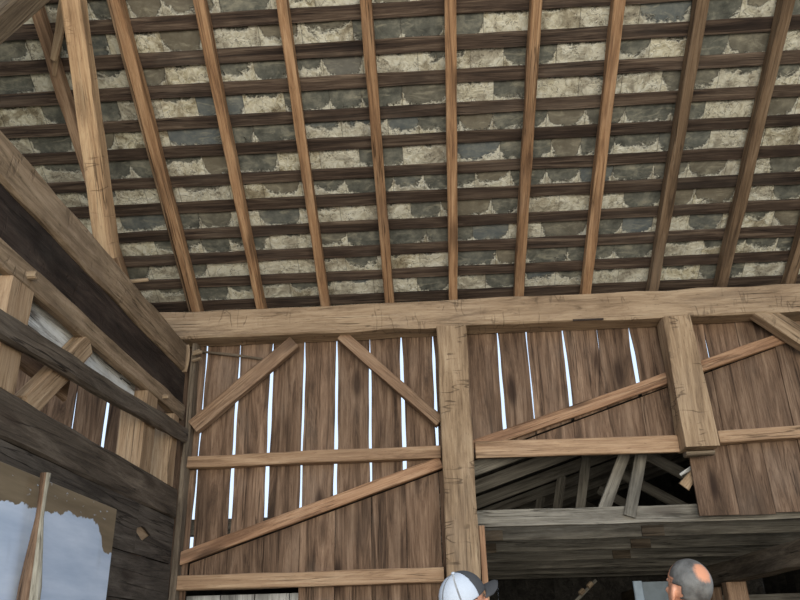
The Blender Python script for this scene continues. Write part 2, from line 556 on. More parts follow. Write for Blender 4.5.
for (xa, la, ha), (xb, lb, hb) in zip(GAPS[:-1], GAPS[1:]):
    xm = (xa + xb) / 2
    if xm < -2.2:
        zlo = 0.0
    elif xm < -1.24:
        zlo = 1.99
    elif xm < .3:
        zlo = 0.0
    elif xm < 2.225:
        zlo = 3.03
    else:
        zlo = 2.472 + wb.rg.uniform(-.012, .012)
    zd = diagz(xm) if -2.25 < xm < 3.2 else (zlo if xm < 0 else WT)
    dl = SLP * (xb - xa) / 2

    def ed(x, lo, hi, sg, z0, z1):
        def f(t):
            z = z0 + (z1 - z0) * t
            k = min(1, max(0, (z - 2.6) / 1.6))
            wgap = lo + (hi - lo) * k
            if z > 4.0 and hi > .012:
                wgap *= max(.25, 1 - (z - 4.0) * 3.0)
            return x + sg * wgap / 2
        return f
    yo = 7.011 + wb.rg.uniform(0, .005)
    rv = wb.rg.random()
    if zd < WT:
        z0 = max(zlo, zd - .035)
        wb.add(V((0, yo, z0)), Z_, X_, Y_, WT - z0, ed(xa, la, ha, 1, z0, WT), ed(xb, lb, hb, -1, z0, WT), .024, .011, n=34, rnd=rv, sl0=SLP if z0 > zlo else 0)
    if zlo < zd - .05:       # below the sloping brace the boards close up tight
        tg = wb.rg.uniform(.002, .006)
        z1 = min(WT, zd - .05)
        wb.add(V((0, yo + .004, zlo)), Z_, X_, Y_, z1 - zlo, xa + tg / 2, xb - tg / 2, .022, .003, n=14, rnd=(rv + .13) % 1, sl1=SLP if z1 < WT else 0)
struct(wb.build('wall_back', M['board']))

# left wall of heavy horizontal planks beneath the open frame
XL = -2.31
wl = Planks(23)
zz = [0, .36, .72, 1.1, 1.49, 1.868, 2.187, 2.562]
for k, (a, b) in enumerate(zip(zz[:-1], zz[1:])):
    if k == 6:      # plank with a broken hole near its far end
        wl.add(V((XL, .5, a)), Y_, Z_, X_ * -1, 5.5, .004, b - a - .004, .07, .006)
        wl.add(V((XL, 6.0, a)), Y_, Z_, X_ * -1, .34, lambda t: .005, lambda t, h=b - a: .10 + 0.07 * abs(t - .45) * 2, .02, .006, n=6, rnd=.4)
        wl.add(V((XL, 6.0, a)), Y_, Z_, X_ * -1, .34, lambda t: .225 - .09 * abs(t - .4), lambda t, h=b - a: h - .004, .02, .006, n=6, rnd=.4)
        wl.add(V((XL, 6.34, a)), Y_, Z_, X_ * -1, .51, .004, b - a - .004, .07, .006, rnd=.4)
    else:
        wl.add(V((XL + wl.rg.uniform(-.012, .012), .5, a)), Y_, Z_, X_ * -1, 6.35, .004, b - a - .004, .07, .008)
wallL = struct(wl.build('wall_left', M['wallplank']))
timber('backing_board', (XL - .036, 5.99, 2.375), (XL - .036, 6.35, 2.365), .02, .34, Z_, M['tan'], parent=wallL)

# roof skin: slates laid in courses, lime parging between the battens
BS = [-3.508 + .2687 * k for k in range(-1, 20)]


def slates(name, mirror, seed):
    rg = random.Random(seed)
    bm = bmesh.new()
    uvl = bm.loops.layers.uv.new('UVMap')
    cl = bm.loops.layers.float_color.new('rnd')
    for k, s in enumerate(BS):
        c = s + .134
        x = -7.2 + rg.uniform(0, .3)
        off0 = .14
        while x < 6.6:
            w = rg.choice((.27, .3, .33, .36, .4, .44)) * rg.uniform(.95, 1.05)
            x1 = x + w - .0008
            jz = rg.uniform(0, .006)
            P = []
            for (X, ds, of) in ((x, -.19, .03), (x1, -.19, .03), (x1, .37, 0), (x, .37, 0)):
                p = roofpt(X, c + ds, off0 + of + jz)
                q = roofpt(X, c + ds, off0 + of + jz + .008)
                P.append((p, q))
            if mirror is not None:
                P = [(V((p.x, mirror * 2 - p.y, p.z)), V((q.x, mirror * 2 - q.y, q.z))) for p, q in P]
            lo = [bm.verts.new(p) for p, q in P]
            hi = [bm.verts.new(q) for p, q in P]
            col = (rg.random(), rg.random(), rg.random(), 1)
            uvs = [(0, (-.19 - .193) / .15), (1, (-.19 - .193) / .15), (1, (.37 - .193) / .15), (0, (.37 - .193) / .15)]
            fs = [(lo, uvs), (hi[::-1], uvs[::-1])]
            for j in range(4):
                fs.append(([lo[j], hi[j], hi[(j + 1) % 4], lo[(j + 1) % 4]], [uvs[j], uvs[j], uvs[(j + 1) % 4], uvs[(j + 1) % 4]]))
            for vs, us in fs:
                f = bm.faces.new(vs)
                for lp, uvv in zip(f.loops, us):
                    lp[uvl].uv = uvv
                    lp[cl] = col
            x += w
    return bm


sb = slates('ceiling', None, 5)
struct(link('ceiling', sb, M['slate']))

# ------------------------------------------------------------------ roof timbers
WORD = ['lowest', 'second', 'third', 'fourth', 'fifth', 'sixth', 'seventh', 'eighth', 'ninth', 'tenth', 'eleventh', 'twelfth', 'thirteenth', 'fourteenth', 'fifteenth', 'sixteenth', 'seventeenth', 'eighteenth', 'nineteenth', 'twentieth', 'twentyfirst']
TILT = [0, 0, 0, 0, .015, .045, .075, .06, .055, .06, .06]
rg = random.Random(77)
for k, s in enumerate(BS[:14]):
    a, b = rg.uniform(-.012, .012), rg.uniform(-.012, .012)
    o = timber('roof_batten', roofpt(-7.2, s + a, .1225), roofpt(6.5, s + b, .1225), .105 * rg.uniform(.92, 1.08), .025, RN, M['batten'], wob=.009, cham=.004, step=.25, seed=400 + k)
    tag(o, 'dark weathered roof batten under the slates, %s one up from the long plate beam' % WORD[k], 'batten', 'roof battens across the slates')

RAF = [(-2.915, 'oldr', 'thin brown rafter passing behind the golden canted post at upper left', .085),
       (-2.285, 'n', 'orange-brown rafter with a knot, first one right of the golden canted post', .088),
       (-1.655, 'n', 'brown roof rafter, second to the right of the golden canted post', .082),
       (-1.03, 'n', 'brown roof rafter, third to the right of the golden canted post', .082),
       (-.41, 'n', 'orange-brown rafter, next one left of the rafter above the central wall post', .088),
       (.20, 'n', 'straight rafter standing directly above the central wall post', .084),
       (.82, 'n', 'light brown rafter, first one right of the rafter above the central wall post', .088),
       (1.46, 'n', 'orange-brown rafter, second right of the rafter above the central wall post', .09),
       (2.09, 'o', 'dull brown rafter above the cut-off right-hand wall post', .09),
       (2.725, 'o', 'dark grey-brown rafter, next one right of the rafter above the cut-off post', .092),
       (3.36, 'o', 'short visible piece of rafter at the right edge of the roof', .09)]
for k, (x, kind, lab, w) in enumerate(RAF):
    o = timber('rafter', roofpt(x + .01, -3.72, .055), roofpt(x - .01 + TILT[k] * 1.75, 1.4, .055), w, .11, RN, M['rafter'] if kind == 'n' else (M['oldrafter'] if kind == 'o' else M['brace']), wob=.008, cham=.008, seed=500 + k, step=.16)
    tag(o, lab, 'rafter', 'roof rafters')
    if k == 1:
        timber('splint', roofpt(x - .055, -3.5, .04), roofpt(x - .058, .2, .04), .016, .06, RN, M['oldrafter'], parent=o, wob=.003, cham=.002)['label'] = 'grey-brown strip standing for the dark left side of the rafter'  # strip stands for the dark side face of the rafter itself

# plate beam along the head of the wall
plate = timber('plate_beam', (-6.0, 6.875, 4.338), (5.6, 6.875, 4.362), .25, .275, Z_, M['plate'], wob=.02, cham=.012, wane=.02, seed=31, step=.14)
tag(plate, 'long hewn tan plate beam across the top of the back wall carrying the rafters', 'beam')
o = timber('mortise_lining', (1.30, 6.745, 4.222), (1.58, 6.745, 4.222), .012, .018, Z_, M['dark'], parent=plate, wob=.001, cham=.002)  # solid dark bar paints the shade inside an empty mortise
o['label'] = 'dark strip painted as the shade of an empty mortise slot on the lower edge of the beam'

# ------------------------------------------------------------------ back wall frame
mp = timber('wall_post', (.155, 6.865, -.0), (.178, 6.865, 4.215), .27, .272, X_ * -1, M['post'], wob=.012, cham=.01, seed=41, wane=.01)
tag(mp, 'central hewn post standing under the plate beam behind the white-capped person', 'post')
rp = timber('wall_post', (2.245, 6.80, 2.995), (2.235, 6.80, 4.2), .25, .283, X_ * -1, M['post'], wob=.012, cham=.012, taper=.88, seed=43, wane=.012)
tag(rp, 'right-hand hewn post hanging from the plate beam, cut off above the opening', 'post')
timber('worn_foot', (2.14, 6.86, 2.965), (2.385, 6.86, 2.972), .1, .04, Z_, M['greybrown'], parent=rp, wob=.01, cham=.01, seed=44)['label'] = 'grey wedge under the cut post'
cpst = timber('corner_post', (-2.285, 6.93, 0), (-2.275, 6.93, 4.2), .13, .05, X_, M['greybrown'], wob=.01, cham=.01, seed=45)
tag(cpst, 'thin grey-brown corner post where the left frame meets the back wall', 'post')
for (px, py, l) in ((176, 355, .09), (189, 353, .07), (190, 361, .09)):
    p = atY(px, py, 6.83)
    p.x = max(p.x, -2.27)
    cyl('peg', p, p + V((l, -.03, .01)), .017, M['peg'], cpst)
timber('split_strip', atY(187, 345, 6.8), atY(184, 372, 6.8), .02, .05, X_, M['tan'], parent=cpst, wob=.006, bow=.015, step=.03)


def wallbar(name, a, b, h, Yf, dep, mat, lab, cat='girt', group=None, **kw):
    pa, pb = atY(a[0], a[1], Yf), atY(b[0], b[1], Yf)
    pa.y = pb.y = Yf + dep / 2
    return tag(timber(name, pa, pb, dep, h, Z_, mat, **kw), lab, cat, group)


wallbar('wall_girt', (181, 462.1), (440.5, 451), .107, 6.885, .11, M['girt'], 'upper girt on the back wall, left of the central post', seed=51, wob=.006)
wallbar('wall_girt', (173, 583), (444, 574.5), .117, 6.885, .11, M['girt'], 'lowest girt on the back wall, above the gap in the boards at left', seed=52, wob=.006)
wallbar('wall_girt', (475.5, 449.3), (682, 443), .145, 6.86, .06, M['girt'], 'thick pale girt over the dark opening between both posts', seed=53, wob=.005)
wallbar('wall_girt', (719, 436.7), (840, 428), .108, 6.885, .11, M['girt'], 'girt on the back wall right of the cut-off post', seed=54, wob=.005)
wallbar('diagonal_brace', (176, 559.5), (441, 462), .105, 6.93, .065, M['diag'], 'long sloping brace on the left bay, rising to the central post', 'brace', seed=55, wob=.006)
wallbar('diagonal_brace', (473, 446), (790, 334.5), .10, 6.925, .07, M['diag'], 'long reddish sloping brace on the right bay, rising right to the plate', 'brace', seed=56, wob=.006)
wallbar('knee_brace', (192, 426.2), (294, 341), .135, 6.83, .1, M['brace'], 'short knee brace rising from the left corner to the plate beam', 'brace', seed=57, wob=.008)
wallbar('knee_brace', (341, 334.5), (440, 421.5), .105, 6.83, .09, M['brace'], 'short knee brace falling from the plate beam to the central post', 'brace', seed=58, wob=.008)
wallbar('knee_brace', (758, 307.5), (850, 366), .165, 6.77, .12, M['post'], 'wide pale knee brace at the right edge under the plate beam', 'brace', seed=59, wob=.008)
wallbar('thin_pole', (200, 351), (262, 358), .02, 6.96, .02, M['greybrown'], 'thin crooked pole tucked under the left end of the plate beam', 'pole', seed=60, wob=.012, cham=.005)
jb = timber('door_jamb', (.345, 6.93, 0), (.345, 6.93, 2.43), .09, .05, X_, M['diag'], wob=.004, cham=.005, seed=61)
tag(jb, 'narrow orange-brown door jamb beside the central post at the dark opening', 'jamb')

# ------------------------------------------------------------------ left frame
FY0 = .8
tie = timber('tie_beam', (XL - .135, FY0, 4.0225), (XL - .135, 6.74, 4.0225), .27, .275, Z_, M['tie'], wob=.014, cham=.02, wane=.02, seed=71)
tag(tie, 'great brown hewn tie beam running from the back wall towards the camera at left', 'beam')
p = V((XL, 5.42, 4.175))
cyl('peg', p + V((-.05, 0, .0)), p + V((.1, 0, .01)), .016, M['peg'], tie)
db = timber('dark_beam', (XL - .055, FY0, 3.738), (XL - .055, 6.85, 3.738), .06, .292, Z_, M['dark'], wob=.008, cham=.008, seed=72)
tag(db, 'dark almost black beam directly below the great tie beam at left', 'beam')
lb = timber('lower_beam', (XL - .035, FY0, 3.513), (XL - .035, 6.86, 3.513), .07, .15, Z_, M['tie'], wob=.012, cham=.012, wane=.012, seed=73)
tag(lb, 'slender brown beam under the dark beam, head of the open left frame', 'beam')
for (yy, z_) in ((3.93, 3.51), (6.27, 3.49)):
    cyl('peg', (XL - .05, yy, z_), (XL + .05, yy, z_), .026 if yy < 5 else .02, M['peg'], lb)
rl = timber('frame_rail', (XL + .03, FY0, 2.99), (XL + .03, 6.85, 3.30), .06, .15, Z_, M['sill'], wob=.014, cham=.012, wane=.014, taper=.9, bow=-.03, seed=74)
tag(rl, 'crooked grey-brown rail sloping across the studs of the open left frame', 'rail')
sl_ = timber('plank_sill', (XL - .08, FY0, 2.692), (XL - .08, 6.85, 2.692), .17, .255, Z_, M['sill'], wob=.01, cham=.015, wane=.01, seed=75)
tag(sl_, 'heavy grey-brown log sill on top of the left plank wall', 'beam')


def stud(lab, y0, y1, seed, mat, xw=.2):
    o = timber('frame_stud', (XL - xw / 2 - .005, (y0 + y1) / 2, 2.82), (XL - xw / 2 - .005, (y0 + y1) / 2, 3.44), y1 - y0, xw, X_, mat, wob=.008, cham=.012, seed=seed)
    return tag(o, lab, 'stud', 'studs of the left frame')


stud('thick tan stud of the left frame at the left edge, below a round peg', 3.78, 4.03, 81, M['tan'])
stud('tan stud of the left frame, beside the bright narrow gap', 5.92, 6.18, 82, M['tan'], .2)
stud('tan stud of the left frame, tight in the corner by the back wall', 6.6, 6.76, 83, M['tan'], .2)
o = timber('frame_brace', (XL - .05, 4.2, 2.80), (XL - .05, 4.83, 3.43), .09, .16, Z_, M['tan'], wob=.006, cham=.008, seed=84)
tag(o, 'stubby tan brace slanting up to the slender beam in the left frame', 'brace')
tag(timber('bleached_board', (XL - .115, 4.04, 3.49), (XL - .115, 5.9, 3.45), .03, .34, Z_, M['pale'], wob=.012, cham=.006, seed=85),
    'flaking whitish board behind the studs of the left frame', 'board')
tag(timber('brown_board', (XL - .16, 4.03, 3.22), (XL - .16, 4.9, 3.18), .03, .26, Z_, M['brace'], wob=.01, cham=.006, seed=86),
    'tan board end below the whitish board in the left frame', 'board')

# canted post on the tie beam and what leans against it
ax = V((0, -.600, .800)).normalized()
base = V((-2.41, 5.11, 4.235))
nrm = V((0, .8, .6))
ct = timber('canted_post', base, base + ax * 3.0, .14, .14, nrm, M['canted'], wob=.008, cham=.01, seed=91, wane=.01)
tag(ct, 'golden canted roof post rising from the tie beam at upper left', 'post')
tb = timber('cross_brace', (-3.80, 3.93, 4.33), (-2.60, 3.86, 5.74), .2, .25, V((-.7, 0, .7)), M['greybrown'], wob=.012, cham=.015, wane=.015, seed=92)
tag(tb, 'heavy grey-brown brace cutting across the top left corner', 'brace')
a, b = atR(66, 0, -.06), atR(53, 60, -.06)
tag(timber('split_lath', a + (a - b) * .4, b, .095, .03, RN, M['tan'], wob=.012, cham=.006, taper=.5, seed=93, step=.05),
    'pale split lath hanging between thin rafter and golden post', 'lath')
a, b = atR(59, 35, -.02), atR(54, 76, -.02)
tag(timber('split_lath', a, b, .07, .02, RN, M['tan'], wob=.01, cham=.005, taper=.35, seed=94, step=.05),
    'short pointed splinter behind the pale split lath at upper left', 'lath')

# painted panel standing in front of the left plank wall
bm = bmesh.new()
bmesh.ops.create_cube(bm, size=1)
for v in bm.verts:
    v.co = V((v.co.x * .03, (v.co.y - .5) * 2.6, (v.co.z - .5) * 2.40))
bmesh.ops.bevel(bm, geom=bm.edges[:], offset=.004, segments=1, affect='EDGES')
pn = link('painted_panel', bm, M['panel'], None, Matrix.Translation((-2.205, 5.30, 2.40)))
tag(pn, 'flaking pale blue-white painted panel leaning on the left plank wall', 'panel')

# half-barked split pole in front of it
rg = random.Random(8)
bm = bmesh.new()
p0, p1 = V((-2.08, 4.10, 0)), V((-2.08, 4.045, 2.40))


def stickring(bm, z, rx, ry, ox, half):
    r = []
    for j in range(9):
        a = (PI * j / 8) + (0 if half else PI)
        k = 1 + .16 * mnoise.noise(V((z * 4, j * .9, 3 + half)))
        r.append(bm.verts.new((rx * math.cos(a) * k + ox, -ry * math.sin(a) * k, z)))
    return r


def stickpart(half):
    bm = bmesh.new()
    prev = None
    first = None
    for i in range(22):
        t = i / 21
        z = 2.4 * t
        w = .098 - .052 * t * t + .03 * mnoise.noise(V((t * 5, 2, 1))) - .02 * math.exp(-((t - .93) / .05) ** 2)
        ry = w * (1. if half else .8)
        r = []
        for j in range(9):
            a = -PI / 2 + PI * j / 8
            k = 1 + .15 * mnoise.noise(V((z * 4, j * .8, 5 + half)))
            if half == 1:       # pale wood, far side (+Y)
                r.append((w * .75 * math.sin(a) * k, w * (1.15 - .5 * t) * math.cos(a) * k, z))
            else:               # bark, near side (-Y)
                r.append((w * .75 * math.sin(a) * k, -ry * .8 * math.cos(a) * k, z))
        ring = [bm.verts.new(q) for q in r]
        if prev:
            for j in range(9):
                bm.faces.new((prev[j], prev[(j + 1) % 9], ring[(j + 1) % 9], ring[j]))
        else:
            first = ring
        prev = ring
    bm.faces.new(first[::-1])
    bm.faces.new(prev)
    bmesh.ops.recalc_face_normals(bm, faces=bm.faces)
    return bm


smw = Matrix.Translation((-2.11, 4.17, 0)) @ Matrix.Rotation(math.radians(1.6), 4, 'X') @ Matrix.Rotation(math.radians(-58), 4, 'Z')
sk = empty('split_pole', (-2.11, 4.17, 0), 'upright half-barked split pole leaning in front of the painted panel', 'pole')
link('peeled_wood', stickpart(1), M['stick'], sk, smw)['label'] = 'pale peeled side with flaking paint'
link('bark', stickpart(0), M['bark'], sk, smw)['label'] = 'red-brown bark side'

# ------------------------------------------------------------------ the shed beyond the opening
def shedz(X):
    return 2.22 - .02 + SLP * (X + 2.3)


sd = Planks(31)
dirv = V((1, 0, SLP)).normalized()
SL_LEN = 7.7 / dirv.x
for i in range(20):
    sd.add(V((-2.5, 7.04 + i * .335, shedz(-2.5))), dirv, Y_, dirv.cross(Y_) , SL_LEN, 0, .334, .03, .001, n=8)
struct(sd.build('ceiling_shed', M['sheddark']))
for nm, O, B, lb in (('wall_shed_back', V((-2.5, 13.72, 0)), X_, 7.7), ('wall_shed_left', V((-2.5, 7.05, 0)), Y_, 6.65), ('wall_shed_right', V((5.17, 7.05, 0)), Y_, 6.65)):
    p = Planks(len(nm))
    nb = int(lb / .3)
    for i in range(nb):
        x = O.x + (i + .5) * lb / nb if B is X_ else O.x
        top = max(.5, shedz(x) + .02)
        T = Y_ if B is X_ else X_
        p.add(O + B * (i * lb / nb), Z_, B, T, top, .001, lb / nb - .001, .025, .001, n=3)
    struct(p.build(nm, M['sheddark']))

TY = [7.2, 8.2, 9.3, 10.45, 11.6, 12.5, 13.3]
pos = ['first from the opening, brightest', 'second from the opening', 'third from the opening', 'fourth from the opening', 'fifth from the opening', 'sixth from the opening', 'last before the back boards']
rg = random.Random(5)
wa, wbp = atY(650, 457, 8.2), atY(695, 480, 8.2)
wd = (wbp - wa).normalized()
for k, Yt in enumerate(TY):
    tr = empty('roof_truss', (1.3, Yt, 2.45), 'grey timber roof truss inside the dark shed, %s' % pos[k], 'truss', 'roof trusses in the shed')
    hh = .145
    timber('bottom_tie', (-2.4, Yt, 2.45 + hh / 2 + .01), (5.1, Yt, 2.45 + hh / 2 - .01), .05, hh, Z_, M['shed'], parent=tr, wob=.008, cham=.005, seed=600 + k, step=.25)
    timber('top_chord', (-1.3, Yt, shedz(-1.3) - .082), (5.1, Yt, shedz(5.1) - .082), .05, .13, Z_, M['shed'], parent=tr, wob=.006, cham=.005, seed=620 + k, step=.25)
    if k > 0:
        s0 = V((wa.x - .5 * rg.random(), Yt, 0))
        q0 = V((wa.x, Yt, wa.z)) - wd * .15
        q1 = q0 + wd * ((q0.z - 2.58) / -wd.z)
        timber('web', q0, q1, .045, .11, Z_, M['shed'], parent=tr, wob=.005, cham=.004, seed=640 + k)
        xs = 1.5 - .12 * k
        timber('strut', (xs, Yt, 2.58), (xs + .18, Yt, shedz(xs + .18) - .14), .045, .1, X_, M['shed'], parent=tr, wob=.005, cham=.004, seed=660 + k)
    else:
        a, b = atY(605, 506, Yt + .052), atY(624, 456, Yt + .052)
        timber('strut', a - (b - a) * .15, a + (b - a) * 1.6, .045, .105, X_, M['shed'], parent=tr, wob=.005, cham=.004, seed=650)
        a, b = atY(629.5, 516.5, Yt - .05), atY(641, 455, Yt - .05)
        timber('strut', a, a + (b - a) * 1.4, .03, .105, X_, M['shed'], parent=tr, wob=.005, cham=.004, seed=651)
    if k in (1, 2, 3):
        for xx in (rg.uniform(-.2, .6), rg.uniform(1.2, 2.2)):
            timber('splice_plate', (xx, Yt - .035, 2.50), (xx + .22, Yt - .035, 2.50), .02, .1, Z_, M['greybrown'], parent=tr, wob=.003, cham=.003, seed=int(xx * 100) + k)  # thin boards stand for subtle dark stains on the ties
yb = tag(timber('shed_beam', (2.95, 6.3, 2.12), (2.95, 13.6, 2.12), .18, .2, Z_, M['greybrown'], wob=.008, cham=.01, seed=700),
         'dark lengthwise beam low in the shed at right, resting on posts', 'beam')
for i, (yy, lab) in enumerate(((8.6, 'stubby brown post under the shed beam behind the balding person, nearest'), (9.4, 'brown post under the shed beam, second from the opening'), (12.6, 'far post under the shed beam, deep in the dark'))):
    tag(timber('shed_post', (2.95, yy, 0), (2.95, yy, 2.02), .16, .2, X_, M['brace'], wob=.006, cham=.01, seed=710 + i), lab, 'post', 'posts under the shed beam')
# side boards right of the shed beam
for i, zc in enumerate((1.94, 1.62, 1.3)):
    tag(timber('shed_rail', (3.15, 11.2, zc), (5.1, 11.2, zc), .04, .16, Z_, M['shed'], wob=.006, cham=.005, seed=720 + i),
        ('top', 'middle', 'bottom')[i] + ' horizontal rail in the shed right of the lengthwise beam', 'rail', 'rails in the shed')
# blue-grey sheet
a, b = atY(640, 582, 9.0), atY(682, 582, 9.0)
sh = empty('metal_sheet', (a.x, 9.0, 0), 'blue-grey sheet standing in the shed left of the balding head', 'sheet')
timber('sheet', ((a.x + b.x) / 2, 9.02, 0), ((a.x + b.x) / 2, 9.02, a.z), .02, b.x - a.x, X_, M['sheet'], parent=sh, wob=.002, cham=.002)
timber('edge_strip', (a.x, 9.0, 0), (a.x - .03, 9.0, a.z + .01), .04, .1, X_, M['sheetedge'], parent=sh, wob=.006, cham=.01)['label'] = 'pale blue edge strip'
# splintered board ends at the right of the opening
a = atY(684, 487, 7.1)
b = atY(696, 470, 7.1)
tag(timber('splintered_board', a, b, .02, .1, Z_, M['tan'], wob=.01, cham=.004, taper=.6, seed=731, step=.04),
    'pale splintered board end at the right edge of the dark opening', 'board')
a, b = atY(680, 475, 7.12), atY(694, 466, 7.12)
tag(timber('wood_sliver', a, b, .01, .02, Z_, M['pale'], wob=.004, cham=.003, taper=1.6, seed=732, step=.04),
    'whitish wood sliver above the splintered board end in the opening', 'sliver')
# pale boards seen through the gap under the lowest girt
p = Planks(41)
for i in range(4):
    x = -2.3 + i * .31
    p.add(V((x, 7.32, 0)), Z_, X_, Y_, 1.96, .004, .304, .025, .003)
o = p.build('board_screen', M['palevert'])
tag(o, 'pale grey upright boards seen under the lowest girt at left', 'boards')
# thin pole with two pale stubs deep in the shed
a, b = atY(560, 618, 11.03), atY(596, 580, 11.03)
pm = (b - a).normalized()
dp = tag(timber('leaning_pole', a - pm * (a.z / pm.z), b, .03, .04, Z_, M['shed'], wob=.008, cham=.006), 'thin grey pole with two pale stubs leaning deep in the shed', 'pole')
for px, py in ((588, 587), (580, 594)):
    a = atY(px, py, 11.0)
    cyl('stub', a, a + V((.06, .02, .05)), .035, M['peg'], dp, seg=8)


# ------------------------------------------------------------------ people
def capsule(bm, a, b, ra, rb, seg=12):
    a, b = V(a), V(b)
    d = b - a
    L = d.length
    if L < 1e-6:
        d = Z_.copy()
    d = d.normalized() if d.length else Z_
    up = X_ if abs(d.x) < .8 else Y_
    x = d.cross(up).normalized()
    y = d.cross(x)
    rings = []
    prof = []
    for i in range(1, 6):
        t = PI / 2 * i / 6
        prof.append((-ra * math.cos(t), ra * math.sin(t)))
    for i in range(5):
        prof.append((L * i / 4, ra + (rb - ra) * i / 4))
    for i in range(5, 0, -1):
        t = PI / 2 * i / 6
        prof.append((L + rb * math.cos(t), rb * math.sin(t)))
    for z, r in prof:
        rings.append([bm.verts.new(a + d * z + x * (r * math.cos(2 * PI * j / seg)) + y * (r * math.sin(2 * PI * j / seg))) for j in range(seg)])
    for p, q in zip(rings[:-1], rings[1:]):
        for j in range(seg):
            bm.faces.new((p[j], p[(j + 1) % seg], q[(j + 1) % seg], q[j]))
    for rr, zc in ((rings[0][::-1], -ra), (rings[-1], L + rb)):
        c = bm.verts.new(a + d * zc)
        for j in range(seg):
            bm.faces.new((rr[j], rr[(j + 1) % seg], c))


def ellip(bm, c, r, M3=None, seg=24):
    ret = bmesh.ops.create_uvsphere(bm, u_segments=seg, v_segments=seg // 2, radius=1)
    for v in ret['verts']:
        q = V((v.co.x * r[0], v.co.y * r[1], v.co.z * r[2]))
        if M3:
            q = M3 @ q
        v.co = q + V(c)


def remeshed(name, bm, mat, parent, voxel, smooth_it=6, mw=None):
    o = link(name, bm, mat, None)
    md = o.modifiers.new('r', 'REMESH')
    md.mode = 'VOXEL'
    md.voxel_size = voxel
    ms = o.modifiers.new('s', 'SMOOTH')
    ms.iterations = smooth_it
    ms.factor = .5
    dg = bpy.context.evaluated_depsgraph_get()
    me = bpy.data.meshes.new_from_object(o.evaluated_get(dg))
    o.modifiers.clear()
    o.data = me
    for p in me.polygons:
        p.use_smooth = True
    place(o, mw or Matrix.Identity(4), parent)
    return o


